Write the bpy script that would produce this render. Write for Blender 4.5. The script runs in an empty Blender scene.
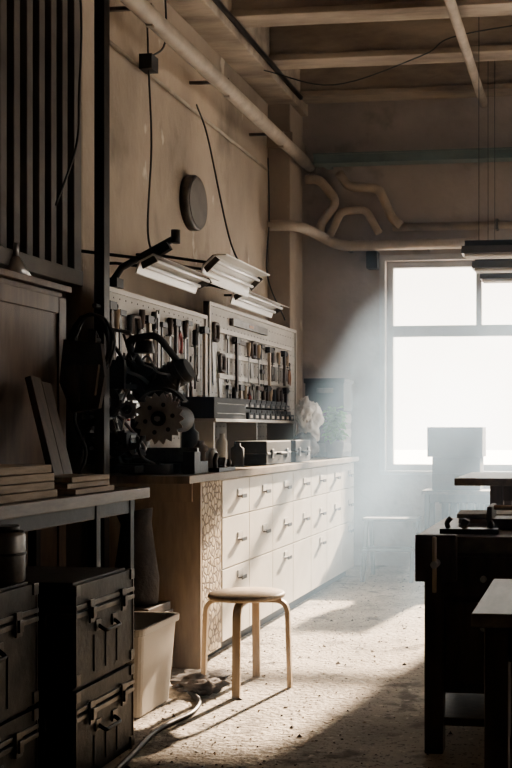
import bpy, bmesh, math, random
from mathutils import Vector, Matrix, Euler, noise
random.seed(7)
R=random.uniform
# ---------------------------------------------------------------- materials
def M(name,col,rough=.6,metal=0,var=.3,scale=5,bump=0,bscale=40,col2=None,stretch=(1,1,1),trans=0,spots=None):
    m=bpy.data.materials.new(name); m.use_nodes=True
    nt=m.node_tree; N=nt.nodes; L=nt.links
    bs=N['Principled BSDF']
    tc=N.new('ShaderNodeTexCoord'); mp=N.new('ShaderNodeMapping'); mp.inputs['Scale'].default_value=stretch
    L.new(tc.outputs['Object'],mp.inputs['Vector'])
    nz=N.new('ShaderNodeTexNoise'); nz.inputs['Scale'].default_value=scale; nz.inputs['Detail'].default_value=6; nz.inputs['Roughness'].default_value=.62
    L.new(mp.outputs[0],nz.inputs['Vector'])
    cr=N.new('ShaderNodeValToRGB')
    c2=col2 if col2 else tuple(c*(1-var) for c in col)
    cr.color_ramp.elements[0].position=.35; cr.color_ramp.elements[1].position=.65
    cr.color_ramp.elements[0].color=(*c2,1); cr.color_ramp.elements[1].color=(*col,1)
    L.new(nz.outputs['Fac'],cr.inputs['Fac'])
    out=cr.outputs['Color']
    for sp in (spots or []):
        n2=N.new('ShaderNodeTexNoise'); n2.inputs['Scale'].default_value=sp[1]; n2.inputs['Detail'].default_value=8
        L.new(mp.outputs[0],n2.inputs['Vector'])
        r2=N.new('ShaderNodeValToRGB'); r2.color_ramp.elements[0].position=sp[2]; r2.color_ramp.elements[1].position=sp[2]+sp[3]
        L.new(n2.outputs['Fac'],r2.inputs['Fac'])
        mx=N.new('ShaderNodeMixRGB'); mx.inputs['Color2'].default_value=(*sp[0],1)
        L.new(r2.outputs['Color'],mx.inputs['Fac']); L.new(out,mx.inputs['Color1']); out=mx.outputs['Color']
    L.new(out,bs.inputs['Base Color'])
    bs.inputs['Roughness'].default_value=rough; bs.inputs['Metallic'].default_value=metal
    if trans: bs.inputs['Transmission Weight'].default_value=trans
    if bump:
        nb=N.new('ShaderNodeTexNoise'); nb.inputs['Scale'].default_value=bscale; nb.inputs['Detail'].default_value=6
        L.new(mp.outputs[0],nb.inputs['Vector'])
        bp=N.new('ShaderNodeBump'); bp.inputs['Strength'].default_value=bump; bp.inputs['Distance'].default_value=.02
        L.new(nb.outputs['Fac'],bp.inputs['Height']); L.new(bp.outputs[0],bs.inputs['Normal'])
    return m
wallM=M('plaster_beige',(.44,.37,.295),.95,scale=1.3,col2=(.31,.26,.21),bump=.35,bscale=14,stretch=(1,1,.6),spots=[((.19,.16,.13),2.3,.57,.15),((.55,.50,.43),5,.66,.05)])
backM=M('plaster_grey',(.48,.43,.40),.95,scale=1.6,col2=(.34,.305,.285),bump=.35,bscale=14,spots=[((.26,.23,.21),3,.6,.12)])
ceilM=M('concrete_ceiling',(.50,.43,.35),.9,scale=2,col2=(.22,.18,.145),bump=.3,bscale=12,stretch=(.6,2,2))
floorM=M('dusty_concrete',(.54,.48,.41),.92,scale=2.2,col2=(.36,.32,.27),bump=.8,bscale=38,spots=[((.21,.185,.155),7,.55,.12),((.20,.175,.15),60,.58,.05),((.64,.58,.50),30,.62,.06)])
white=M('painted_white',(.82,.77,.69),.5,scale=4,var=.14)
winM=M('window_paint',(.50,.51,.52),.5,var=.15)
stepM=M('step_paint',(.13,.14,.15),.6,var=.25)
dark=M('black_metal',(.034,.030,.027),.45,.5,var=.5,bump=.05)
blk=M('black_plastic',(.018,.017,.016),.7,var=.4)
case_m=M('worn_case_green',(.060,.050,.039),.5,.2,scale=9,var=.55,bump=.15,bscale=30)
steel=M('steel',(.45,.44,.43),.35,.9,var=.3)
bladeM=M('saw_blade_steel',(.42,.39,.36),.55,.3,var=.35,scale=15)
oldst=M('tarnished_steel',(.18,.165,.15),.4,.9,var=.5,scale=12)
wood=M('birch_wood',(.51,.40,.28),.5,scale=4,var=.3,stretch=(8,8,1))
ply=M('plywood',(.45,.36,.27),.6,scale=3,var=.35,stretch=(6,6,1))
topm=M('worktop_wood',(.33,.26,.19),.5,scale=4,var=.45,stretch=(8,1,1))
dwood=M('dark_wood',(.09,.062,.045),.55,scale=4,var=.55,stretch=(6,6,1))
cupm=M('cupboard_wood',(.15,.10,.07),.5,scale=3,var=.45,stretch=(6,6,1))
slatm=M('shutter_slat_paint',(.13,.115,.10),.5,scale=4,var=.4)
bench_m=M('bench_wood_worn',(.16,.125,.095),.45,scale=5,var=.5,stretch=(5,1,5))
plank=M('rough_planks',(.35,.275,.20),.75,scale=5,var=.45,stretch=(5,1,8))
pipeM=M('pipe_paint_cream',(.46,.40,.33),.55,scale=6,var=.35)
pipeB=M('pipe_paint_brown',(.50,.42,.33),.55,scale=6,var=.35)
pipeT=M('pipe_teal',(.22,.30,.30),.5,scale=6,var=.3)
lampw=M('lamp_enamel',(.74,.73,.70),.35,var=.1)
tubeM=M('lamp_tube_glass',(.9,.9,.9),.2,var=.02)
board=M('pegboard_grey',(.46,.43,.39),.6,scale=3,var=.2)
frame=M('board_frame',(.55,.51,.46),.5,scale=3,var=.2)
bin_m=M('bin_plastic',(.58,.54,.48),.4,scale=4,var=.15)
cloth=M('dark_canvas',(.07,.06,.055),.9,scale=6,var=.5,bump=.5,bscale=20)
rag=M('rag_cloth',(.12,.10,.09),.9,scale=8,var=.5,bump=.5,bscale=30)
bagm=M('plastic_bag',(.74,.68,.61),.4,scale=7,var=.25,bump=.8,bscale=12)
leaf=M('leaf_green',(.15,.44,.05),.5,scale=8,var=.5)
card=M('cardboard_grey',(.17,.155,.16),.85,scale=4,var=.15)
cardb=M('cardboard_brown',(.13,.105,.09),.85,scale=4,var=.2)
red=M('handle_red',(.35,.04,.03),.4,var=.3)
orange=M('handle_orange',(.45,.2,.08),.4,var=.3)
paper=M('label_paper',(.70,.66,.60),.8,var=.1)
discm=M('vent_grey',(.16,.145,.13),.6,var=.25)
blownM=M('outdoor_snow',(.85,.85,.87),.9,var=.05)  # white colour stands in for the overexposed brightness outside
rubber=M('rubber_cable',(.02,.02,.02),.5,var=.2)
def carved():
    m=M('carved_panel',(.50,.36,.22),.7,scale=10,var=.3)
    nt=m.node_tree;N=nt.nodes;L=nt.links;bs=N['Principled BSDF']
    tc=N.new('ShaderNodeTexCoord');v=N.new('ShaderNodeTexVoronoi');v.feature='DISTANCE_TO_EDGE';v.inputs['Scale'].default_value=26
    L.new(tc.outputs['Object'],v.inputs['Vector'])
    r=N.new('ShaderNodeValToRGB');r.color_ramp.elements[0].position=.05;r.color_ramp.elements[1].position=.16
    r.color_ramp.elements[0].color=(.15,.11,.075,1);r.color_ramp.elements[1].color=(.52,.43,.31,1)
    L.new(v.outputs['Distance'],r.inputs['Fac']);L.new(r.outputs[0],bs.inputs['Base Color'])
    b=N.new('ShaderNodeBump');b.inputs['Strength'].default_value=.6;b.inputs['Distance'].default_value=.01
    L.new(r.outputs[0],b.inputs['Height']);L.new(b.outputs[0],bs.inputs['Normal'])
    return m
carve=carved()
# ---------------------------------------------------------------- builder
class B:
    def __init__(s,name): s.name=name;s.bm=bmesh.new();s.m=[]
    def mi(s,m):
        if m not in s.m: s.m.append(m)
        return s.m.index(m)
    def face(s,vs,m,smooth=False):
        try:f=s.bm.faces.new(vs)
        except ValueError: return
        f.material_index=s.mi(m); f.smooth=smooth
    def box(s,x0,x1,y0,y1,z0,z1,m,rot=None,piv=None):
        P=[Vector((x,y,z)) for x in(x0,x1) for y in(y0,y1) for z in(z0,z1)]
        if rot is not None:
            c=Vector(piv) if piv is not None else Vector(((x0+x1)/2,(y0+y1)/2,(z0+z1)/2))
            E=Euler(rot).to_matrix(); P=[E@(p-c)+c for p in P]
        v=[s.bm.verts.new(p) for p in P]
        for f in((0,1,3,2),(4,6,7,5),(0,4,5,1),(2,3,7,6),(0,2,6,4),(1,5,7,3)): s.face([v[i] for i in f],m)
    def sweep(s,pts,prof,m,side=None,smooth=True,radii=None):
        pts=[Vector(p) for p in pts]; rings=[]; nrm=None
        for i,p in enumerate(pts):
            a=pts[max(i-1,0)];b=pts[min(i+1,len(pts)-1)];T=(b-a).normalized()
            if side is not None:
                S=Vector(side);S=(S-T*S.dot(T)).normalized()
            else:
                if nrm is None:
                    nrm=Vector((0,0,1)) if abs(T.z)<.9 else Vector((1,0,0))
                nrm=(nrm-T*nrm.dot(T)).normalized(); S=nrm
            Q=T.cross(S); k=radii[i] if radii else 1
            rings.append([s.bm.verts.new(p+S*x*k+Q*y*k) for x,y in prof])
        n=len(prof)
        for a,b in zip(rings,rings[1:]):
            for i in range(n): s.face([a[i],a[(i+1)%n],b[(i+1)%n],b[i]],m,smooth)
        s.face(rings[0][::-1],m); s.face(rings[-1],m)
    def tube(s,pts,r,m,seg=10,radii=None):
        s.sweep(pts,[(r*math.cos(2*math.pi*i/seg),r*math.sin(2*math.pi*i/seg)) for i in range(seg)],m,radii=radii)
    def cyl(s,p,q,r,m,r2=None,seg=20):
        s.tube([p,q],r,m,seg,radii=[1,(r2/r if r2 is not None else 1)])
    def strip(s,pts,side,w,t,m): s.sweep(pts,[(-w/2,-t/2),(w/2,-t/2),(w/2,t/2),(-w/2,t/2)],m,side=side,smooth=False)
    def prism(s,pts,ext,m):
        e=Vector(ext); a=[s.bm.verts.new(Vector(p)) for p in pts]; b=[s.bm.verts.new(Vector(p)+e) for p in pts]; n=len(pts)
        s.face(a[::-1],m); s.face(b,m)
        for i in range(n): s.face([a[i],a[(i+1)%n],b[(i+1)%n],b[i]],m)
    def blob(s,c,sc,m,nz=.0,f=3,seg=24,rg=14,seed=0):
        c=Vector(c);rows=[]
        for j in range(rg+1):
            th=math.pi*j/rg;row=[]
            for i in range(seg):
                ph=2*math.pi*i/seg
                d=Vector((math.sin(th)*math.cos(ph),math.sin(th)*math.sin(ph),math.cos(th)))
                q=d*f+Vector((seed,seed,0))
                k=1+nz*(noise.noise(q)+.5*abs(noise.noise(q*2.3))+.2*noise.noise(q*4.7))
                row.append(s.bm.verts.new(c+Vector((d.x*sc[0]*k,d.y*sc[1]*k,d.z*sc[2]*k))))
            rows.append(row)
        for a,b in zip(rows,rows[1:]):
            for i in range(seg): s.face([a[i],b[i],b[(i+1)%seg],a[(i+1)%seg]],m,True)
    def done(s,bevel=0):
        bmesh.ops.remove_doubles(s.bm,verts=s.bm.verts,dist=1e-6)
        bmesh.ops.recalc_face_normals(s.bm,faces=s.bm.faces)
        mn=Vector([min(v.co[i] for v in s.bm.verts) for i in range(3)]);mx=Vector([max(v.co[i] for v in s.bm.verts) for i in range(3)])
        c=(mn+mx)/2
        for v in s.bm.verts: v.co-=c
        me=bpy.data.meshes.new(s.name); s.bm.to_mesh(me); s.bm.free()
        for m in s.m: me.materials.append(m)
        o=bpy.data.objects.new(s.name,me); o.location=c; bpy.context.collection.objects.link(o)
        if bevel:
            b=o.modifiers.new('b','BEVEL'); b.width=bevel; b.segments=2; b.limit_method='ANGLE'; b.angle_limit=math.radians(40)
        return o
def arc(pts,n=8):
    P=[Vector(p) for p in pts];P=[P[0]*2-P[1]]+P+[P[-1]*2-P[-2]];o=[]
    for i in range(1,len(P)-2):
        for k in range(n):
            t=k/n;a,b,c,d=P[i-1:i+3]
            o.append(.5*((2*b)+(c-a)*t+(2*a-5*b+4*c-d)*t*t+(3*b-a-3*c+d)*t**3))
    o.append(P[-2]);return o
def roundpath(pts,r,n=5):
    P=[Vector(p) for p in pts];o=[P[0]]
    for a,b,c in zip(P,P[1:],P[2:]):
        u=(a-b).normalized();v=(c-b).normalized()
        rr=min(r,(a-b).length*.49,(c-b).length*.49);s=b+u*rr;e=b+v*rr
        for k in range(n+1):
            t=k/n;o.append(s*(1-t)**2+b*2*t*(1-t)+e*t*t)
    o.append(P[-1]);return o
# ---------------------------------------------------------------- room shell
XL=-2.75;XR=3.6;YB=9.3;YF=-1.6;ZC=4.55
b=B('floor');b.box(XL-.3,XR+.3,YF-.3,YB+.3,-.15,0,floorM);b.done()
b=B('ceiling')
b.box(XL-.3,XR+.3,YF-.3,YB+.3,ZC,ZC+.2,ceilM);b.done()
b=B('trim_1')
y=9.12
while y>YF:
    b.box(-2.5,XR,y-.08,y+.08,4.14,ZC,ceilM); b.box(-2.5,XR,y-.11,y+.11,4.09,4.14,ceilM); y-=.9
b.box(XL,-2.5,YF,YB,4.0,ZC,ceilM)
b.done(.008)
b=B('wall_left');b.box(XL-.3,XL,YF-.3,YB+.3,0,ZC,wallM);b.done()
b=B('wall_front');b.box(XL,XR,YF-.3,YF,0,ZC,wallM);b.done()
def wall_open(name,axis,a0,a1,t0,t1,ops,m):
    b=B(name)
    def bx(u0,u1,z0,z1):
        if axis=='x': b.box(u0,u1,t0,t1,z0,z1,m)
        else: b.box(t0,t1,u0,u1,z0,z1,m)
    u=a0
    for (o0,o1,z0,z1) in ops:
        bx(u,o0,0,ZC); bx(o0,o1,0,z0); bx(o0,o1,z1,ZC); u=o1
    bx(u,a1,0,ZC); b.done()
W=[(-1.80,-.15,.84,2.70),(.75,2.40,.84,2.70)]
wall_open('wall_back','x',XL,XR,YB,YB+.3,W,backM)
wall_open('wall_right','y',YF,YB,XR,XR+.3,[(4.6,6.4,1.2,3.2),(7.0,8.8,1.2,3.2)],backM)  # unseen right-wall openings, added to let in fill light
for i,(x0,x1,z0,z1) in enumerate(W):
    b=B('window_%d'%(i+1));y0,y1=YB+.08,YB+.14;t=.055
    b.box(x0,x0+t,y0,y1,z0,z1,winM);b.box(x1-t,x1,y0,y1,z0,z1,winM)
    b.box(x0+t,x1-t,y0,y1,z0,z0+t,winM);b.box(x0+t,x1-t,y0,y1,z1-t,z1,winM)
    b.box(x0+t,x1-t,y0,y1,2.03,2.13,winM)
    xm=(x0+x1)/2;b.box(xm-.025,xm+.025,y0,y1,2.13,z1-t,winM)
    b.box(x0-.04,x1+.04,YB-.07,YB+.08,z0-.035,z0,winM)
    b.box(x0-.05,x0,YB-.015,YB,z0,z1,winM);b.box(x0-.05,x1+.05,YB-.015,YB,z1,z1+.05,winM);b.box(x1,x1+.05,YB-.015,YB,z0,z1,winM)
    b.done(.004)
for i,(u0,u1) in enumerate([(4.6,6.4),(7.0,8.8)]):  # off-frame windows added so sky light softly fills the left wall
    b=B('window_%d'%(i+3));x0,x1=XR+.08,XR+.14
    for (a,c,z0,z1) in [(u0,u0+.06,1.2,3.2),(u1-.06,u1,1.2,3.2),(u0+.06,u1-.06,1.2,1.26),(u0+.06,u1-.06,3.14,3.2),(u0+.06,u1-.06,2.4,2.48)]: b.box(x0,x1,a,c,z0,z1,winM)
    b.done(.004)
b=B('trim_2');b.box(XL,-2.55,8.9,YB,0,4.0,wallM);b.box(XL,-2.52,8.87,YB,3.62,3.75,wallM);b.done(.01)
b=B('trim_3');b.box(XL,-2.66,5.34,5.62,0,4.0,wallM);b.done(.01)
b=B('snowy_ground');b.box(-60,60,YB+.6,90,-.6,-.5,blownM);b.done()  # ground plane added in white so the lower window view looks overexposed
# ---------------------------------------------------------------- ribbed panel upper left
b=B('slatted_shutter')
b.box(XL+.002,XL+.03,3.6,5.28,2.03,3.98,dark)
y=3.64
while y<5.2:
    b.box(XL+.03,XL+.09,y,y+.055,2.03,3.98,slatm); y+=.115
b.box(XL+.002,XL+.11,5.22,5.3,1.98,3.99,slatm);b.box(XL+.002,XL+.12,3.6,5.3,1.95,2.03,slatm)
b.done(.004)
b=B('steel_post');b.box(-2.315,-2.265,4.77,4.83,0,ZC-.01,dark);b.box(-2.35,-2.23,4.74,4.86,0,.02,dark)
b.cyl((-2.29,4.72,1.78),(-2.29,4.78,1.78),.012,dark);b.cyl((-2.29,4.72,1.62),(-2.29,4.78,1.62),.012,dark);b.done(.003)
b=B('cable_coil')
for k in range(9):
    rr=R(.08,.115);rz=R(.13,.18);pts=[]
    for i in range(29):
        a=2*math.pi*i/28;pts.append((-2.31+rr*math.sin(a)+R(-.003,.003),4.735+R(-.012,.012),1.74-rz+rz*math.cos(a)))
    b.tube(pts,.008,rubber,7)
b.tube(arc([(-2.35,4.73,1.42),(-2.39,4.73,1.25),(-2.33,4.72,1.1),(-2.37,4.72,.97)]),.008,rubber,7)
b.done()
b=B('leather_tool_belt');b.prism([(-2.42,4.68,1.62),(-2.24,4.68,1.60),(-2.22,4.68,1.45),(-2.25,4.68,1.30),(-2.38,4.68,1.28),(-2.44,4.68,1.42)],(0,.03,0),cloth)
b.prism([(-2.40,4.66,1.50),(-2.33,4.66,1.50),(-2.34,4.66,1.33),(-2.39,4.66,1.33)],(0,.03,0),dwood);b.prism([(-2.31,4.66,1.50),(-2.24,4.66,1.50),(-2.26,4.66,1.36),(-2.30,4.66,1.36)],(0,.03,0),dwood)
b.strip([(-2.29,4.73,1.63),(-2.29,4.70,1.66),(-2.29,4.695,1.60)],(1,0,0),.04,.006,dwood);b.done(.004)
# ---------------------------------------------------------------- drawer cabinet run
CX=-1.94
b=B('drawer_cabinet')
b.box(-2.49,CX-.022,5.18,8.65,.07,.94,white)
b.box(-2.49,CX-.06,5.22,8.62,0,.08,dark)
b.box(-2.49,CX,5.155,5.18,0,.94,ply)
b.box(CX-.02,CX,5.182,5.46,.05,.935,carve)
b.box(-2.49,CX+.03,4.93,8.72,.941,.978,topm)
b.box(-2.49,CX-.04,5.14,5.155,.84,.94,ply)
n=7;w=(8.65-5.47)/n
for i in range(n):
    y0=5.47+i*w+.004;y1=5.47+(i+1)*w-.004
    for (z0,z1) in((.735,.93),(.46,.727),(.075,.452)):
        b.box(CX-.02,CX+.002,y0,y1,z0,z1,white)
        yc=y0+.28; zc=(z0+z1)/2+.02 if z1>.5 else z1-.05
        if z1>.5 or i%2==0:
            b.box(CX+.002,CX+.006,yc-.045,yc+.045,zc-.018,zc+.022,steel)
            b.box(CX+.006,CX+.008,yc-.035,yc+.035,zc-.01,zc+.018,paper)
            b.box(CX+.006,CX+.026,yc-.04,yc+.04,zc-.024,zc-.014,oldst)
            b.box(CX+.026,CX+.032,yc-.04,yc+.04,zc-.03,zc-.008,oldst)
b.done(.002)
# ---------------------------------------------------------------- left bench
b=B('workbench')
b.box(-2.48,-1.94,2.3,4.54,.9,.947,bench_m)
for y in(2.4,4.10,4.42):
    for x in(-1.99,-2.42): b.box(x-.02,x+.02,y-.02,y+.02,0,.9,dark)
b.box(-2.0,-1.975,2.42,4.40,.84,.9,dark);b.box(-2.43,-2.405,2.42,4.40,.84,.9,dark)
b.box(-2.40,-2.01,4.41,4.43,.2,.24,dark)
b.done(.004)
b=B('wooden_cupboard')
x0,x1,y0,y1,z1=-2.74,-2.52,3.3,4.86,1.86
b.box(x0,x1,y0,y1,0,z1,cupm)
for a,c in((3.32,4.07),(4.09,4.84)):
    b.box(x1,x1+.02,a,c,.05,z1-.03,cupm)
    b.box(x1+.02,x1+.032,a,a+.07,.05,z1-.03,cupm);b.box(x1+.02,x1+.032,c-.07,c,.05,z1-.03,cupm)
    for z in(.05,.95,z1-.11): b.box(x1+.02,x1+.031,a+.07,c-.07,z,z+.08,cupm)
b.box(x0,x1+.04,y0-.02,y1+.02,z1,z1+.03,cupm)
b.done(.004)
b=B('glass_funnel');b.cyl((-2.62,4.62,1.891),(-2.62,4.62,2.0),.08,steel,.015);b.cyl((-2.62,4.62,2.0),(-2.62,4.62,2.06),.012,steel);b.done()
for k,(y,x,h,dy) in enumerate([(3.56,-2.26,.50,-.10),(3.68,-2.29,.48,-.10),(4.26,-2.26,.50,.10),(4.38,-2.28,.48,.10)]):
    b=B('leaning_plank')
    b.box(x,x+.03,y,y+.08,.955,.95+h,dwood,rot=(-dy,-.30,0),piv=(x,y,.955));b.done(.003)
def stack(name,x0,x1,y0,y1,z,n,t,m):
    b=B(name)
    for i in range(n):
        a=R(-.03,.03);c=R(-.03,.03)
        b.box(x0+a,x1+a*.3,y0+c,y1+c*.4-(i*.03),z+.001+i*(t+.002),z+t+i*(t+.002),m,rot=(0,0,R(-.05,.05)))
    b.done(.003)
stack('plank_stack',-2.2,-1.98,3.18,3.80,.947,4,.03,plank)
stack('plank_stack',-2.2,-1.99,3.90,4.28,.947,3,.022,plank)
# ---------------------------------------------------------------- equipment cases
def case(name,x0,x1,y0,y1,z0,z1):
    b=B(name);h=z1-z0;zs=z0+h*.72
    b.box(x0,x1,y0,y1,z0+.001,zs-.004,case_m);b.box(x0+.006,x1-.006,y0+.006,y1-.006,zs-.006,zs+.006,blk)
    b.box(x0,x1,y0,y1,zs+.004,z1-.012,case_m)
    b.box(x0+.02,x1-.02,y0+.02,y1-.02,z1-.014,z1-.004,case_m)
    b.box(x0-.006,x1+.006,y0-.006,y1+.006,zs+.006,zs+.022,oldst);b.box(x0-.006,x1+.006,y0-.006,y1+.006,zs-.022,zs-.006,oldst)
    for x in(x0,x1):
        for y in(y0,y1):
            for z in(z0+.025,z1-.03): b.box(x-.02 if x==x1 else x-.006,x+.006 if x==x1 else x+.02,y-.006 if y==y0 else y-.025,y+.025 if y==y0 else y+.006,z-.018,z+.02,oldst)
            b.box(x-.008,x+.004,y-.004,y+.004,z0+.01,z1-.012,oldst)
    L=y1-y0
    for f in(.22,.78):
        yc=y0+L*f
        b.box(x1+.006,x1+.014,yc-.018,yc+.018,zs-.05,zs+.03,oldst);b.box(x1+.012,x1+.022,yc-.012,yc+.012,zs-.035,zs+.005,oldst)
    yc=(y0+y1)/2
    b.tube(roundpath([(x1,yc-.06,zs-.07),(x1+.03,yc-.06,zs-.09),(x1+.03,yc+.06,zs-.09),(x1,yc+.06,zs-.07)],.02),.007,dark)
    b.box(x1,x1+.006,yc-.085,yc-.045,zs-.09,zs-.05,oldst);b.box(x1,x1+.006,yc+.045,yc+.085,zs-.09,zs-.05,oldst)
    xc=(x0+x1)/2
    for d in(-.1,.1): b.box(xc+d-.015,xc+d+.015,y0-.012,y0-.006,zs-.05,zs+.03,oldst)
    b.tube(roundpath([(xc-.06,y0,zs-.12),(xc-.06,y0-.03,zs-.14),(xc+.06,y0-.03,zs-.14),(xc+.06,y0,zs-.12)],.02),.007,dark)
    for k in range(3):
        yy=y0+L*(.3+.2*k);b.box(x1,x1+.004,yy-.006,yy+.006,z0+.03,zs-.1,case_m)
    b.done(.003)
case('equipment_case',-2.15,-1.72,3.41,3.86,0,.325)
case('equipment_case',-2.15,-1.72,3.41,3.86,.327,.685)
case('equipment_case',-2.25,-1.80,2.72,3.30,0,.30)
case('equipment_case',-2.25,-1.80,2.72,3.30,.302,.71)
b=B('metal_canister');b.tube([(-1.87,3.22,.712),(-1.87,3.22,.72),(-1.87,3.22,.86),(-1.87,3.22,.875)],.068,oldst,24,radii=[.95,1,1,.9]);b.cyl((-1.87,3.22,.875),(-1.87,3.22,.893),.05,dark)
b.tube([(-1.87,3.22,.80),(-1.87,3.22,.808)],.071,dark,24);b.done()
# ---------------------------------------------------------------- bin, bag, rag, hose
b=B('plastic_bin')
x0,x1,y0,y1,h=-2.13,-1.83,4.18,4.60,.38
def ring(k,z): 
    cx,cy=(x0+x1)/2,(y0+y1)/2;hx,hy=(x1-x0)/2*k,(y1-y0)/2*k;pts=[]
    for sx,sy,a0 in((1,1,0),(-1,1,90),(-1,-1,180),(1,-1,270)):
        for j in range(5):
            a=math.radians(a0+j*22.5);pts.append((cx+sx*(hx-.04)+.04*math.cos(a),cy+sy*(hy-.04)+.04*math.sin(a),z))
    return pts
rs=[ring(.84,.005),ring(.98,h-.03),ring(1.05,h-.03),ring(1.06,h),ring(.97,h),ring(.80,.02)]
V=[[b.bm.verts.new(p) for p in r] for r in rs]
for a,c in zip(V,V[1:]):
    for i in range(20): b.face([a[i],a[(i+1)%20],c[(i+1)%20],c[i]],bin_m)
b.face(V[0],bin_m);b.face(V[-1],bin_m)
b.done(.003)
b=B('canvas_bag');b.tube([(-2.12,4.80,.385),(-2.12,4.80,.5),(-2.12,4.8,.64),(-2.12,4.8,.76),(-2.13,4.8,.82)],.1,cloth,18,radii=[1.0,1.05,.85,.7,.85])
b.tube(arc([(-2.12,4.76,.80),(-2.1,4.7,.88),(-2.12,4.68,.80)]),.012,cloth)
b.done()
b=B('wooden_crate')
b.box(-2.24,-2.0,4.66,4.92,0.001,.38,dwood);b.box(-2.245,-1.99,4.65,4.93,.3,.34,dwood);b.box(-2.245,-1.99,4.65,4.93,.06,.1,dwood);b.done(.004)
b=B('crumpled_rag');b.blob((-1.82,4.82,.03),(.10,.12,.03),rag,.8,2.5,seed=3);b.blob((-1.74,4.70,.025),(.07,.08,.025),rag,.8,3,seed=8);b.done()
b=B('rubber_hose');b.tube(arc([(-1.80,4.65,.012),(-1.70,4.5,.012),(-1.66,4.3,.012),(-1.70,4.05,.012),(-1.66,3.7,.012),(-1.6,3.2,.012)]),.011,dark);b.done()
b=B('floor_debris')
for i in range(3000):
    x=R(-1.9,1.2);y=R(3.2,9.1);r=R(.002,.007)*(1 if R(0,1)<.93 else 2)
    if R(0,1)<.5: x=-1.9+abs(random.gauss(0,.5))
    a=R(0,6.28);p=[Vector((x+r*math.cos(a+k*2.1)*R(.7,1.5),y+r*math.sin(a+k*2.1)*R(.7,1.5),.001)) for k in range(3)]
    t=b.bm.verts.new((x,y,r*R(.4,1.1)));v=[b.bm.verts.new(q) for q in p];m=random.choice([plank,rag,ceilM,dwood])
    for k in range(3): b.face([v[k],v[(k+1)%3],t],m)
    b.face(v,m)
b.done()
# ---------------------------------------------------------------- stool
b=B('round_stool');cx,cy=-1.59,4.82
n=40
prof=[(.0,.418),(.165,.418),(.176,.423),(.178,.43),(.176,.438),(.168,.444),(0,.446)]
V=[]
for r,z in prof: V.append([b.bm.verts.new((cx+max(r,.0005)*math.cos(2*math.pi*i/n),cy+max(r,.0005)*math.sin(2*math.pi*i/n),z)) for i in range(n)])
for a,c in zip(V,V[1:]):
    for i in range(n): b.face([a[i],a[(i+1)%n],c[(i+1)%n],c[i]],wood,True)
b.face(V[0],wood);b.face(V[-1],wood)
for k in range(4):
    a=math.radians(5+90*k);d=Vector((math.cos(a),math.sin(a),0));s=(-math.sin(a),math.cos(a),0);c=Vector((cx,cy,0))
    p=roundpath([c+d*.05+Vector((0,0,.407)),c+d*.190+Vector((0,0,.407)),c+d*.203+Vector((0,0,.002))],.06,7)
    b.strip(p,s,.036,.02,wood)
b.done(.003)
# ---------------------------------------------------------------- pegboard
b=B('tool_pegboard')
BX=-2.5
for (y0,y1,z1) in((5.22,6.74,1.95),(6.78,8.88,2.05)):
    b.box(BX-.03,BX,y0,y1,.98,z1,board)
    b.box(BX-.035,BX+.012,y0,y0+.025,.98,z1,frame);b.box(BX-.035,BX+.012,y1-.025,y1,.98,z1,frame);b.box(BX-.034,BX+.012,y0+.025,y1-.025,z1-.025,z1,frame)
    z=1.15
    while z<z1-.05:
        y=y0+.08
        while y<y1-.05: b.box(BX,BX+.0015,y-.004,y+.004,z-.004,z+.004,blk); y+=.075
        z+=.075
for z in(1.55,1.70,1.86): b.box(BX,BX+.02,6.95,8.7,z,z+.03,frame)
for y in(5.4,6.5,7.2,8.4): b.box(XL+.001 if not 5.3<y<5.65 else -2.655,BX-.03,y,y+.03,1.7,1.74,oldst)
b.done()
TX=BX+.006
def screwdriver(y,z,L=.22,m=red):
    b=B('screwdriver');b.tube([(TX+.015,y,z),(TX+.015,y,z-.02),(TX+.015,y,z-.09),(TX+.015,y,z-.1)],.016,m,12,radii=[.8,1,1,.6]);b.cyl((TX+.015,y,z-.1),(TX+.015,y,z-L),.006,oldst);b.box(TX-.006,TX+.03,y-.018,y+.018,z-.108,z-.102,oldst);b.done()
def hammer(y,z,L=.3):
    b=B('hammer');b.strip([(TX+.02,y,z),(TX+.02,y,z-L*.5),(TX+.02,y,z-L)],(0,1,0),.03,.02,dwood if R(0,1)<.6 else wood)
    b.box(TX+.005,TX+.04,y-.05,y+.03,z-.02,z+.022,dark);b.cyl((TX+.02,y+.03,z),(TX+.02,y+.045,z),.022,dark);b.prism([(TX+.01,y-.05,z+.018),(TX+.01,y-.08,z-.015),(TX+.01,y-.05,z-.01)],(.02,0,0),dark)
    b.box(TX-.006,TX+.02,y-.03,y-.02,z-.025,z-.02,oldst);b.done()
def chisel(y,z,L=.26,m=wood):
    b=B('chisel');b.tube([(TX+.015,y,z),(TX+.015,y,z-.03),(TX+.015,y,z-.1)],.018,m,12,radii=[.9,1,.6]);b.strip([(TX+.015,y,z-.1),(TX+.015,y,z-L)],(0,1,0),.026,.004,oldst);b.box(TX-.006,TX+.03,y-.02,y+.02,z-.11,z-.102,oldst);b.done()
def pliers(y,z,m=red):
    b=B('pliers')
    for s in(-1,1):
        b.tube(arc([(TX+.012,y,z),(TX+.012,y+s*.028,z-.06),(TX+.012,y+s*.02,z-.13)],5),.008,m)
        b.prism([(TX+.004,y,z+.01),(TX+.004,y+s*.016,z),(TX+.004,y+s*.004,z+.06),(TX+.004,y,z+.06)],(.014,0,0),oldst)
    b.cyl((TX-.005,y,z),(TX+.022,y,z),.009,oldst);b.done()
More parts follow.
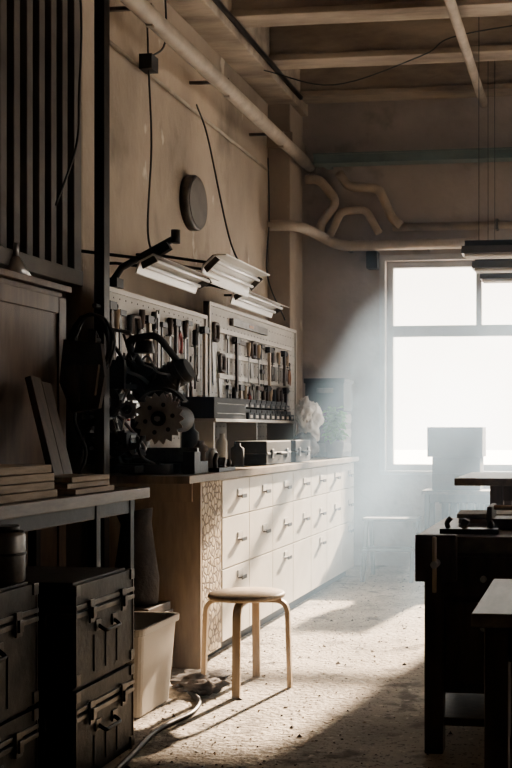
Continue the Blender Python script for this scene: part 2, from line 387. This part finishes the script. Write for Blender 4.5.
def handsaw(y,z,L=.42):
    b=B('hand_saw');pts=[(TX,y-.05,z-.1),(TX,y+.05,z-.1)]
    n=14
    for i in range(n+1):
        t=i/n;pts.append((TX+0,y+.05-.04*t+(.006 if i%2 else 0),z-.1-L*t))
    pts.append((TX,y-.02,z-.1-L));b.prism(pts,(.003,0,0),oldst)
    b.tube(roundpath([(TX+.012,y-.04,z-.1),(TX+.012,y-.045,z+.01),(TX+.012,y+.045,z+.01),(TX+.012,y+.045,z-.1),(TX+.012,y-.04,z-.1)],.025),.014,dwood,8);b.done()
def square(y,z,L=.3):
    b=B('try_square');b.box(TX,TX+.018,y-.02,y+.12,z-.03,z,dwood);b.box(TX+.006,TX+.01,y-.02,y+.02,z-L,z-.03,oldst);b.done()
def wrench(y,z,L=.24):
    b=B('spanner');b.strip([(TX+.008,y,z-.02),(TX+.008,y,z-L+.02)],(0,1,0),.02,.008,oldst)
    for zz,s in((z,1),(z-L,-1)):
        b.prism([(TX,y-.02,zz-s*.025),(TX,y+.02,zz-s*.025),(TX,y+.024,zz+s*.01),(TX,y+.01,zz+s*.022),(TX,y+.008,zz),(TX,y-.008,zz),(TX,y-.01,zz+s*.022),(TX,y-.024,zz+s*.01)],(.01,0,0),oldst)
    b.done()
def clamp(y,z,L=.4):
    b=B('bar_clamp');b.strip([(TX+.01,y,z),(TX+.01,y,z-L)],(0,1,0),.022,.008,dark);b.box(TX,TX+.02,y-.01,y+.06,z-.02,z+.01,dark);b.box(TX,TX+.02,y-.01,y+.06,z-L*.6,z-L*.6+.03,dark)
    b.cyl((TX+.01,y+.05,z-L*.6-.12),(TX+.01,y+.05,z-L*.6+.07),.006,oldst);b.cyl((TX+.01,y+.05,z-L*.6-.12),(TX+.01,y+.05,z-L*.6-.2),.014,dwood);b.done()
y=5.29
seq=[hammer,chisel,clamp,screwdriver,handsaw,chisel,hammer,screwdriver,wrench,clamp,chisel,hammer,pliers,chisel,clamp,screwdriver,wrench,hammer]
for f in seq:
    z=1.88-R(0,.06)
    if f is screwdriver:f(y,z,R(.30,.38),random.choice([red,blk,blk]))
    elif f is pliers:f(y,z-.06,red)
    elif f is chisel:f(y,z,R(.30,.40),random.choice([wood,dwood]))
    elif f is wrench:f(y,z,R(.30,.38))
    elif f is clamp:f(y-.03,z,R(.46,.56))
    elif f is handsaw:f(y,z-.02,.34)
    else:f(y,z,R(.36,.46))
    y+=.08
for i,(f,y,z,a) in enumerate([(clamp,5.30,1.34,.22),(hammer,5.44,1.36,.25),(pliers,5.54,1.38,red),(wrench,5.63,1.40,.2),(handsaw,5.73,1.38,.15),(chisel,5.83,1.40,.25),(square,5.92,1.38,.2),(pliers,6.10,1.38,red),(hammer,6.2,1.42,.2),(screwdriver,6.29,1.42,.2),(pliers,6.37,1.38,orange),(clamp,6.46,1.36,.26),(chisel,6.57,1.42,.22),(hammer,6.65,1.40,.25),
   (handsaw,6.88,1.9,.3),(handsaw,7.0,1.7,.2),(wrench,7.13,1.85,.3),(hammer,7.28,1.83,.36),(square,7.38,1.84,.3),(chisel,7.56,1.84,.3),(handsaw,7.68,1.84,.22),(chisel,7.8,1.84,.3),(clamp,7.88,1.84,.35),(hammer,8.05,1.82,.28),(screwdriver,8.14,1.82,.24),(wrench,8.22,1.83,.22),(chisel,8.32,1.82,.25),(hammer,8.46,1.82,.26),(chisel,8.56,1.82,.22),(pliers,8.64,1.70,orange),(clamp,7.12,1.5,.2),(screwdriver,7.24,1.5,.2),(hammer,7.36,1.5,.2),(chisel,7.48,1.52,.2),(pliers,7.60,1.46,red),(wrench,7.70,1.52,.2),(square,7.8,1.53,.18),(hammer,8.0,1.52,.2),(chisel,8.1,1.52,.2),(screwdriver,8.2,1.52,.2),(handsaw,8.35,1.52,.12),(hammer,8.5,1.52,.2)]):
    if f is screwdriver: f(y,z,a,blk)
    else: f(y,z,a)
b=B('spirit_level');b.box(BX+.001,BX+.03,7.2,8.0,1.93,1.98,oldst);b.box(BX+.03,BX+.032,7.55,7.65,1.945,1.965,orange);b.done(.003)
b=B('parts_organizer')
b.box(-2.45,-2.22,6.15,7.95,1.25,1.27,frame)
for y in(6.17,7.0,7.91): b.box(-2.45,-2.24,y,y+.02,.979,1.25,frame)
b.box(-2.44,-2.24,6.18,6.78,1.27,1.40,blk)
b.box(-2.24,-2.235,6.22,6.74,1.30,1.305,oldst);b.box(-2.24,-2.235,6.22,6.74,1.36,1.365,oldst)
for i in range(9):
    y=6.82+i*.122;z=1.27
    b.box(-2.44,-2.26,y,y+.11,z,z+.07,blk);b.box(-2.26,-2.235,y,y+.11,z,z+.045,blk);b.box(-2.26,-2.233,y+.03,y+.08,z+.01,z+.03,paper)
    b.box(-2.44,-2.30,y,y+.11,z+.08,z+.14,blk);b.box(-2.30,-2.27,y,y+.11,z+.08,z+.115,blk);b.box(-2.30,-2.268,y+.03,y+.08,z+.085,z+.1,oldst)
b.done(.002)
for k,(y0,y1) in enumerate([(6.45,7.0),(7.12,7.5)]):
    b=B('tool_case');b.box(-2.21,-2.0,y0,y1,.979,1.05,blk);b.box(-2.21,-2.0,y0,y1,1.055,1.13,blk);b.box(-2.2,-1.995,y0+.01,y1-.01,1.045,1.06,oldst)
    for t in(.2,.8): b.box(-2.0,-1.988,y0+(y1-y0)*t-.02,y0+(y1-y0)*t+.02,1.02,1.08,oldst)
    yc=(y0+y1)/2;b.tube(roundpath([(-2.0,yc-.07,1.05),(-1.97,yc-.07,1.05),(-1.97,yc+.07,1.05),(-2.0,yc+.07,1.05)],.02),.008,blk);b.done(.006)
for (x,y,r,h,m) in[(-2.1,5.75,.035,.12,steel),(-2.2,5.85,.04,.16,cardb),(-2.12,5.98,.03,.2,paper),(-2.2,6.07,.045,.11,white),(-2.12,6.25,.04,.14,blk),(-2.3,5.95,.05,.26,blk)]:
    b=B('spray_can');b.tube([(x,y,.979),(x,y,.98+h*.78),(x,y,.98+h*.88),(x,y,.98+h)],r,m,18,radii=[1,1,.5,.5]);b.done()
b=B('hand_plane');b.box(-1.99,-1.93,5.4,5.66,.979,1.0,dark);b.box(-1.985,-1.935,5.5,5.53,1.0,1.05,dwood,rot=(-.5,0,0));b.tube(arc([(-1.96,5.43,1.0),(-1.96,5.42,1.04),(-1.96,5.45,1.07)]),.013,dwood);b.blob((-1.96,5.63,1.022),(.018,.018,.022),dwood);b.done(.002)
# ---------------------------------------------------------------- mitre saw
b=B('mitre_saw')
cx,cy,z=-2.235,5.20,.98
b.tube([(cx+.02,cy,z),(cx+.02,cy,z+.05)],.15,dark,32);b.box(cx-.25,cx+.27,cy+.02,cy+.13,z,z+.06,dark);b.box(cx-.24,cx+.25,cy+.03,cy+.05,z+.06,z+.13,oldst)
b.box(cx-.04,cx+.04,cy-.25,cy-.1,z+.01,z+.045,dark)
for s in(-.25,.21): b.box(cx+s,cx+s+.06,cy-.06,cy+.02,z,z+.11,dark)
b.tube(arc([(cx-.1,cy+.13,z+.05),(cx-.12,cy+.18,z+.25),(cx-.08,cy+.12,z+.45),(cx,cy+.0,z+.52)]),.05,dark,14)
b.cyl((cx-.14,cy+.14,z+.46),(cx-.14,cy-.24,z+.46),.016,steel);b.cyl((cx-.05,cy+.14,z+.52),(cx-.05,cy-.24,z+.52),.016,steel);b.box(cx-.18,cx-.01,cy-.26,cy-.235,z+.42,z+.56,dark)
bc=Vector((cx+.165,cy-.255,z+.275));pts=[]
for i in range(72):
    a=2*math.pi*i/72;r=(.128,.118,.104,.114)[i%4];pts.append((bc.x+r*math.cos(a),bc.y,bc.z+r*math.sin(a)))
b.prism(pts,(0,.004,0),bladeM)
for i in range(6):
    a=2*math.pi*i/6+.2;b.cyl(bc+Vector((.07*math.cos(a),-.001,.07*math.sin(a))),bc+Vector((.07*math.cos(a),.002,.07*math.sin(a))),.011,blk)
b.cyl(bc+Vector((0,-.014,0)),bc+Vector((0,.09,0)),.036,dark);b.cyl(bc+Vector((0,-.028,0)),bc,.015,steel,seg=6)
g=[]
for i in range(14):
    a=math.radians(35+i*8);g.append((bc.x+.146*math.cos(a),bc.y+.03,bc.z+.146*math.sin(a)))
b.strip(g,(0,1,0),.06,.014,blk)
b.tube([(bc.x,cy-.19,bc.z),(bc.x,cy-.17,bc.z),(bc.x,cy+.04,bc.z),(bc.x,cy+.06,bc.z)],.066,blk,24,radii=[.8,1,1,.75])
b.tube([(cx+.04,cy-.1,z+.44),(cx+.08,cy-.1,z+.44),(cx+.23,cy-.08,z+.52),(cx+.25,cy-.08,z+.53)],.064,blk,22,radii=[.8,1,1,.8])
for i in range(5): b.tube([(cx+.11+.024*i,cy-.09,z+.457+.014*i),(cx+.117+.024*i,cy-.09,z+.461+.014*i)],.070,dark,22)
b.box(cx-.13,cx+.07,cy-.14,cy+.02,z+.42,z+.56,blk,rot=(0,.35,0))
b.tube(roundpath([(cx+.02,cy-.12,z+.54),(cx-.03,cy-.2,z+.66),(cx+.13,cy-.2,z+.69),(cx+.20,cy-.1,z+.56)],.05),.017,blk,12)
b.tube([(cx-.22,cy-.1,z+.2),(cx-.20,cy+.02,z+.3),(cx-.14,cy+.1,z+.38)],.065,dark,18,radii=[.7,1.1,.9])
for (dx,dz,r,m) in((-.15,.36,.085,oldst),(-.07,.15,.065,dark),(-.20,.13,.05,oldst),(-.02,.32,.04,steel),(-.20,.54,.045,dark),(-.24,.25,.04,steel)):
    b.tube([(cx+dx,cy-.19,z+dz),(cx+dx,cy-.1,z+dz)],r,m,28);b.tube([(cx+dx,cy-.205,z+dz),(cx+dx,cy-.19,z+dz)],r*.55,dark,20);b.cyl((cx+dx,cy-.215,z+dz),(cx+dx,cy-.2,z+dz),r*.2,steel)
    for k in range(10):
        a=k*math.pi/5;b.box(cx+dx+r*math.cos(a)-.007,cx+dx+r*math.cos(a)+.007,cy-.18,cy-.12,z+dz+r*math.sin(a)-.007,z+dz+r*math.sin(a)+.007,m)
for i in range(24):
    x0=cx+R(-.28,.02);z0=z+R(.05,.5)
    s=[(x0,cy-.17,z0)]
    for _ in range(3): s.append((min(cx+.22,max(cx-.3,s[-1][0]+R(-.14,.14))),cy-.19+R(-.03,.1),min(z+.72,max(z+.05,s[-1][2]+R(-.10,.25)))))
    b.tube(arc(s),R(.004,.010),random.choice([rubber,dark,oldst,steel]),7)
for i in range(18):
    x=cx+R(-.27,.02);zz=z+R(.06,.66);r=R(.015,.04);b.box(x-r,x+r,cy-.22,cy-.1,zz-r*.6,zz+r*.6,random.choice([dark,blk,oldst]),rot=(0,R(0,3),R(-.4,.4)))
b.box(cx-.28,cx-.22,cy-.1,cy,z+.05,z+.66,dark)
b.tube([(cx+.05,cy-.16,z+.6),(cx+.05,cy-.16,z+.66)],.05,dark,20,radii=[1,.8])
b.done(.002)
# ---------------------------------------------------------------- end of counter
b=B('storage_crate')
b.box(-2.32,-2.0,8.46,8.80,.979,1.345,dwood)
for z in(1.02,1.14,1.26): b.box(-2.325,-1.995,8.45,8.81,z,z+.07,bench_m)
b.done(.004)
b=B('storage_crate');b.box(-2.3,-1.98,8.46,8.78,1.352,1.60,blk);b.box(-2.31,-1.97,8.45,8.79,1.58,1.62,blk);b.box(-2.2,-2.06,8.44,8.45,1.5,1.54,oldst);b.done(.006)
b=B('dust_sheet_bundle');b.blob((-2.12,7.80,1.08),(.09,.14,.10),dwood,.25,2.2,40,26,seed=4);b.blob((-2.11,7.88,1.26),(.08,.12,.13),bagm,.5,2.0,48,30,seed=11);b.blob((-2.12,7.80,1.33),(.06,.08,.09),bagm,.5,2.2,40,26,seed=17);b.done()
b=B('potted_plant');px,py=-1.99,8.20
b.tube([(px,py,.979),(px,py,1.10),(px,py,1.115)],.075,cardb,20,radii=[.75,1,1.05])
for i in range(120):
    a=R(0,6.28);l=R(.06,.12);h=1.12+R(0,.24);c=Vector((px,py,h));d=Vector((math.cos(a),math.sin(a),R(-.3,.8))).normalized();s=d.cross(Vector((0,0,1))).normalized()*l*.32
    v=[c+d*.02,c+d*l*.35+s,c+d*l*.75+s*.7+Vector((0,0,.0)),c+d*l+Vector((0,0,-.03)),c+d*l*.75-s*.7,c+d*l*.35-s]
    b.face([b.bm.verts.new(p) for p in v],leaf)
for i in range(6): b.tube([(px,py,1.08),(px+R(-.04,.04),py+R(-.04,.04),1.38)],.004,leaf,6)
b.done()
# ---------------------------------------------------------------- lamps
def lamp(x,y0,y1,z,tilt,w=.2):
    b=B('work_lamp');T=Matrix.Rotation(tilt,3,'Y')
    def q(dx,y,dz): 
        v=T@Vector((dx,0,dz));return Vector((x+v.x,y,z+v.z))
    sec=[(-w/2,-.02),(-w*.25,.03),(w*.25,.03),(w/2,-.02),(w/2-.008,-.02),(w*.25-.008,.022),(-w*.25+.008,.022),(-w/2+.008,-.02)]
    a=[b.bm.verts.new(q(dx,y0,dz)) for dx,dz in sec];c=[b.bm.verts.new(q(dx,y1,dz)) for dx,dz in sec]
    for i in range(8): b.face([a[i],a[(i+1)%8],c[(i+1)%8],c[i]],lampw)
    b.face(a,lampw);b.face(c,lampw)
    for dx in(-.03,.03): b.cyl(q(dx,y0+.03,-.0),q(dx,y1-.03,-.0),.011,tubeM,seg=12)
    for y in(y0+.01,y1-.02): b.prism([q(-w*.25,y,-.012),q(w*.25,y,-.012),q(w*.2,y,.04),q(-w*.2,y,.04)],(0,.01,0),oldst)
    b.prism([q(-.03,y0+.05,.03),q(.03,y0+.05,.03),q(.03,y0+.05,.05),q(-.03,y0+.05,.05)],(0,y1-y0-.1,0),oldst)
    for y in((y0+.2),(y1-.2)):
        b.tube([q(0,y,.045),Vector((XL+.1,y-.0,z+.10)),Vector((XL+.002 if not 5.3<y<5.65 else -2.655,y,z+.1))],.009,dark)
    b.done(.001)
lamp(-2.2,5.12,5.93,2.04,-.45,.17)
lamp(-2.2,6.02,6.88,2.17,-.75,.22)
lamp(-2.38,7.05,8.0,2.12,-.5,.17)
b=B('swing_arm');b.tube([(-2.5,5.37,1.99),(-2.46,5.385,2.06),(-2.18,5.43,2.22)],.018,dark);b.cyl((-2.18,5.43,2.19),(-2.18,5.43,2.26),.024,dark);b.box(-2.54,-2.46,5.33,5.41,1.951,2.0,dark);b.box(-2.3,-2.2,5.39,5.43,2.13,2.17,dark,rot=(0,-.5,0));b.done()
b=B('hanging_cable');b.tube(arc([(-2.68,6.2,4.0),(-2.66,6.2,3.4),(-2.6,6.1,2.9),(-2.45,5.7,2.3),(-2.3,5.5,2.1)]),.006,rubber,6);b.box(-2.70,-2.62,6.15,6.25,3.38,3.47,blk);b.tube(arc([(-2.66,6.2,3.46),(-2.62,6.35,3.6),(-2.6,6.3,3.9),(-2.68,6.4,4.0)]),.006,rubber,6);b.done()
b=B('hanging_cable');b.tube(arc([(-2.7,7.1,3.45),(-2.6,7.05,3.2),(-2.4,6.9,2.5),(-2.25,6.8,2.22)]),.006,rubber,6);b.done()
b=B('hanging_cable');b.tube(arc([(-2.7,8.75,3.5),(-2.68,8.72,3.0),(-2.69,8.7,2.5),(-2.48,8.5,2.1)]),.006,rubber,6);b.done()
b=B('hanging_cable');b.tube(arc([(-2.6,4.95,4.0),(-2.55,5.1,3.4),(-2.58,5.15,2.9),(-2.52,5.0,2.6),(-2.6,4.95,2.3)]),.006,rubber,6);b.done()
b=B('round_vent');yy,zz=7.1,2.77
b.tube([(XL+.002,yy,zz),(XL+.05,yy,zz),(XL+.062,yy,zz)],.19,oldst,40,radii=[1,1,.95]);b.tube([(XL+.062,yy,zz),(XL+.066,yy,zz)],.165,discm,40)
b.done()
# ---------------------------------------------------------------- pipes
b=B('heating_pipe');b.tube([(-2.48,YF+.01,3.55),(-2.48,9.28,3.55)],.052,pipeM,18)
for y in(5.8,7.1,8.4): b.box(-2.748,-2.46,y-.012,y+.012,3.59,3.61,oldst);b.box(-2.5,-2.46,y-.015,y+.015,3.49,3.62,pipeM)
b.done()
b=B('wall_conduit');b.tube([(-2.47,YF+.01,4.06),(-2.47,8.95,4.06)],.02,dark);b.done()
b=B('cable_conduit');b.tube([(-2.73,5.7,3.42),(-2.73,8.85,3.42)],.012,pipeM);b.done()
b=B('steam_pipe')
b.tube(roundpath([(-2.70,8.75,2.93),(-2.46,8.78,2.93),(-2.38,9.1,2.92),(-2.2,9.2,2.82),(-1.0,9.2,2.82)],.12),.045,pipeM,16);
for x in(-2.1,-1.4): b.box(x-.012,x+.012,9.2,YB-.001,2.77,2.87,oldst)
b.done()
b=B('heating_pipe');b.tube([(-1.72,9.24,2.98),(3.4,9.24,2.98)],.035,pipeM,14)
for x in(-.8,.5,2): b.box(x-.012,x+.012,9.2,YB-.001,2.94,3.03,oldst)
b.done()
b=B('bent_pipe_loop');Y=9.22
b.tube(roundpath([(-2.50,Y,3.42),(-2.38,Y,3.42),(-2.24,Y,3.25),(-2.24,Y,3.18),(-2.36,Y,3.03),(-2.38,Y,2.9)],.05),.04,pipeB,14)
b.tube(roundpath([(-2.20,Y,3.47),(-2.12,Y,3.35),(-1.84,Y,3.32),(-1.72,Y,3.05),(-1.64,Y,2.99)],.05),.04,pipeB,14)
b.tube(roundpath([(-2.30,Y,2.88),(-2.18,Y,3.13),(-1.96,Y,3.14),(-1.84,Y,2.93)],.05),.034,pipeB,14)
b.done()
b=B('steel_beam');b.box(-2.4,XR-.01,9.1,9.18,3.53,3.60,pipeT);b.box(-2.4,XR-.01,9.07,9.21,3.60,3.61,pipeT);b.box(-2.4,XR-.01,9.07,9.21,3.52,3.53,pipeT)
for x in(-2.3,-.5,1.5): b.box(x-.03,x+.03,9.21,YB-.001,3.52,3.61,pipeT)
b.done(.002)
b=B('overhead_pipe');b.tube([(-.9,YF+.01,3.98),(-.9,9.05,3.98)],.036,pipeM,14)
for y in(2.82,5.52,8.22): b.cyl((-.9,y,4.0),(-.9,y,4.09),.01,dark)
b.done()
b=B('junction_box');b.box(-1.95,-1.85,9.19,YB-.001,2.62,2.77,blk);b.done(.005)
for (y) in(7.7,8.4,9.0):
    b=B('hanging_fluorescent_lamp');z=2.5
    b.prism([(-.92,y-.09,z-.03),(-.92,y-.05,z+.03),(-.92,y+.05,z+.03),(-.92,y+.09,z-.03)],(1.3,0,0),slatm)
    b.box(-.9,.36,y-.04,y+.04,z+.03,z+.07,dark)
    for d in(-.04,.04): b.cyl((-.9,y+d,z-.04),(.36,y+d,z-.04),.013,tubeM)
    for x in(-.8,.25): b.cyl((x,y,z+.06),(x,y,4.54),.003,dark,seg=6)
    b.done(.001)
b=B('overhead_cable');b.tube(arc([(-2.5,8.0,3.98),(-1.9,7.8,3.78),(-1.2,7.6,3.9),(-.9,7.5,4.0),(.2,7.4,4.08)]),.005,rubber,6);b.done()
# ---------------------------------------------------------------- under window
b=B('radiator')
for i in range(14):
    x=-1.25+i*.075
    b.tube([(x,9.2,.14),(x,9.2,.16),(x,9.2,.60),(x,9.2,.62)],.032,stepM,10,radii=[.6,1,1,.6])
b.cyl((-1.3,9.2,.58),(-.2,9.2,.58),.02,stepM);b.cyl((-1.3,9.2,.18),(-.2,9.2,.18),.02,stepM);
for x in(-1.2,-.3): b.box(x-.02,x+.02,9.16,9.24,0,.16,stepM)
b.done()
b=B('side_table');b.box(-1.38,-.2,8.70,9.10,.67,.70,bench_m)
for x in(-1.34,-.24):
    for y in(8.75,9.05): b.box(x-.02,x+.02,y-.02,y+.02,0,.67,dwood)
b.box(-1.32,-.26,8.74,8.76,.6,.67,dwood);b.done(.003)
b=B('cardboard_box');b.box(-1.30,-.90,8.76,9.05,.701,.975,cardb);b.box(-1.30,-.90,8.755,8.76,.83,.84,cardb);b.done(.003)
b=B('cardboard_box');b.box(-1.34,-.88,8.75,9.06,.977,1.22,card);b.box(-1.34,-1.115,8.75,9.06,1.22,1.224,card);b.box(-1.105,-.88,8.75,9.06,1.22,1.224,card);b.done(.003)
b=B('step_stool');x0,x1=-1.80,-1.38
for x in(x0,x1-.03):
    b.prism([(x,8.26,0),(x,8.30,0),(x,8.46,.47),(x,8.42,.47)],(.03,0,0),stepM);b.prism([(x,8.68,0),(x,8.72,0),(x,8.62,.47),(x,8.58,.47)],(.03,0,0),stepM)
b.box(x0-.01,x1+.01,8.38,8.64,.47,.495,stepM);b.box(x0,x1,8.26,8.46,.24,.262,stepM);b.box(x0+.03,x1-.03,8.65,8.67,.2,.24,stepM);b.done(.003)
# ---------------------------------------------------------------- right benches
b=B('joinery_bench')
x0,x1,y0,y1,h=-.64,.5,3.88,4.70,.81
b.box(x0,x1,y0,y1,h-.06,h,bench_m)
for x in(x0+.03,x1-.1):
    for y in(y0+.03,y1-.1): b.box(x,x+.07,y,y+.07,0,h-.06,dwood)
b.box(x0+.05,x1-.05,y0+.06,y1-.06,.22,h-.06,dwood)
for i in range(3):
    a=x0+.11+i*.3;b.box(a,a+.28,y0+.045,y0+.06,.58,.73,dwood);b.box(a,a+.28,y0+.045,y0+.06,.26,.56,dwood);b.cyl((a+.14,y0+.045,.65),(a+.14,y0+.02,.65),.012,steel);b.cyl((a+.14,y0+.045,.47),(a+.14,y0+.02,.47),.012,steel)
b.box(x0+.04,x1-.04,y0+.05,y1-.05,.1,.13,dwood)
b.box(x0+.01,x0+.16,y0-.06,y0-.01,h-.16,h+.01,dwood);b.cyl((x0+.09,y0-.13,h-.09),(x0+.09,y0,h-.09),.014,steel);b.cyl((x0+.09,y0-.12,h-.19),(x0+.09,y0-.12,h+.01),.008,wood)
b.done(.004)
b=B('wooden_toolbox');b.box(-.40,-.08,4.15,4.36,.811,.85,dwood);b.box(-.40,-.38,4.15,4.36,.85,.90,dwood);b.box(-.10,-.08,4.15,4.36,.85,.90,dwood);b.cyl((-.39,4.25,.89),(-.09,4.25,.89),.010,wood);b.done(.003)
b=B('hand_plane');b.box(-.56,-.34,3.96,4.02,.811,.83,dark);b.box(-.48,-.455,3.965,4.015,.83,.865,dwood,rot=(0,.5,0));b.blob((-.37,3.99,.845),(.014,.014,.016),dwood);b.tube(arc([(-.53,3.99,.83),(-.535,3.99,.85),(-.52,3.99,.87)]),.010,dwood);b.done(.002)
stack('offcut_stack',-.55,-.3,4.42,4.66,.81,2,.02,plank)
stack('offcut_stack',-.2,.1,3.95,4.10,.81,3,.018,plank)
b=B('dark_table')
b.box(-.29,.6,2.6,3.22,.715,.75,bench_m)
for x in(-.26,.5):
    for y in(2.63,3.13): b.box(x,x+.06,y,y+.06,0,.715,dwood)
b.box(-.20,.50,2.65,2.67,.62,.715,dwood);b.box(-.25,-.23,2.69,3.13,.3,.715,dwood);b.done(.004)
b=B('tall_table')
b.box(-.70,.8,5.5,6.3,.91,.95,bench_m)
for x in(-.52,.6):
    for y in(5.56,6.16): b.box(x,x+.07,y,y+.07,0,.91,dwood)
b.box(-.45,.6,5.55,5.58,.83,.91,dwood);b.box(-.5,.65,5.64,6.15,.25,.28,dwood);b.done(.004)
# ---------------------------------------------------------------- haze
b=B('haze_volume');b.box(-1.9,3.5,3.0,9.05,.01,3.4,white)
o=b.done();m=bpy.data.materials.new('haze');m.use_nodes=True;nt=m.node_tree;nt.nodes.clear()
N=nt.nodes;Lk=nt.links
out=N.new('ShaderNodeOutputMaterial');v=N.new('ShaderNodeVolumeScatter');v.inputs['Anisotropy'].default_value=.5;v.inputs['Color'].default_value=(.52,.74,1,1)
tc=N.new('ShaderNodeTexCoord');sx=N.new('ShaderNodeSeparateXYZ');Lk.new(tc.outputs['Object'],sx.inputs[0])
mr=N.new('ShaderNodeMapRange');mr.interpolation_type='SMOOTHSTEP';mr.inputs['From Min'].default_value=-2.2;mr.inputs['From Max'].default_value=2.9;mr.inputs['To Min'].default_value=.020;mr.inputs['To Max'].default_value=.12
Lk.new(sx.outputs['Y'],mr.inputs['Value'])
nz=N.new('ShaderNodeTexNoise');nz.inputs['Scale'].default_value=1.1;nz.inputs['Detail'].default_value=2;Lk.new(tc.outputs['Object'],nz.inputs['Vector'])
m2=N.new('ShaderNodeMapRange');m2.inputs['From Min'].default_value=.35;m2.inputs['From Max'].default_value=.65;m2.inputs['To Min'].default_value=.5;m2.inputs['To Max'].default_value=1.4;Lk.new(nz.outputs['Fac'],m2.inputs['Value'])
mu=N.new('ShaderNodeMath');mu.operation='MULTIPLY';Lk.new(mr.outputs[0],mu.inputs[0]);Lk.new(m2.outputs[0],mu.inputs[1])
Lk.new(mu.outputs[0],v.inputs['Density'])
Lk.new(v.outputs[0],out.inputs['Volume']);o.data.materials.clear();o.data.materials.append(m)
# ---------------------------------------------------------------- light
az=math.radians(10);el=math.radians(25)
d=Vector((-math.sin(az)*math.cos(el),-math.cos(az)*math.cos(el),-math.sin(el)))
L=bpy.data.lights.new('sun','SUN');L.energy=32;L.angle=math.radians(1.8);L.color=(1,.87,.72)
o=bpy.data.objects.new('sun',L);o.rotation_euler=d.to_track_quat('-Z','Y').to_euler();o.location=(2,20,8);bpy.context.collection.objects.link(o)
w=bpy.data.worlds.new('World');bpy.context.scene.world=w;w.use_nodes=True
bg=w.node_tree.nodes['Background'];bg.inputs['Color'].default_value=(1,.965,.91,1);bg.inputs['Strength'].default_value=5.2
# ---------------------------------------------------------------- camera
c=bpy.data.cameras.new('camera');c.sensor_fit='VERTICAL';c.sensor_height=36;c.sensor_width=24;c.lens=50;c.shift_x=-203/768;c.shift_y=46/768;c.clip_end=300
o=bpy.data.objects.new('camera',c);o.location=(0,0,1.2);o.rotation_euler=(math.radians(90),0,math.radians(7));bpy.context.collection.objects.link(o)
bpy.context.scene.camera=o
s=bpy.context.scene;s.view_settings.view_transform='AgX';s.view_settings.look='AgX - Medium High Contrast';s.view_settings.exposure=0
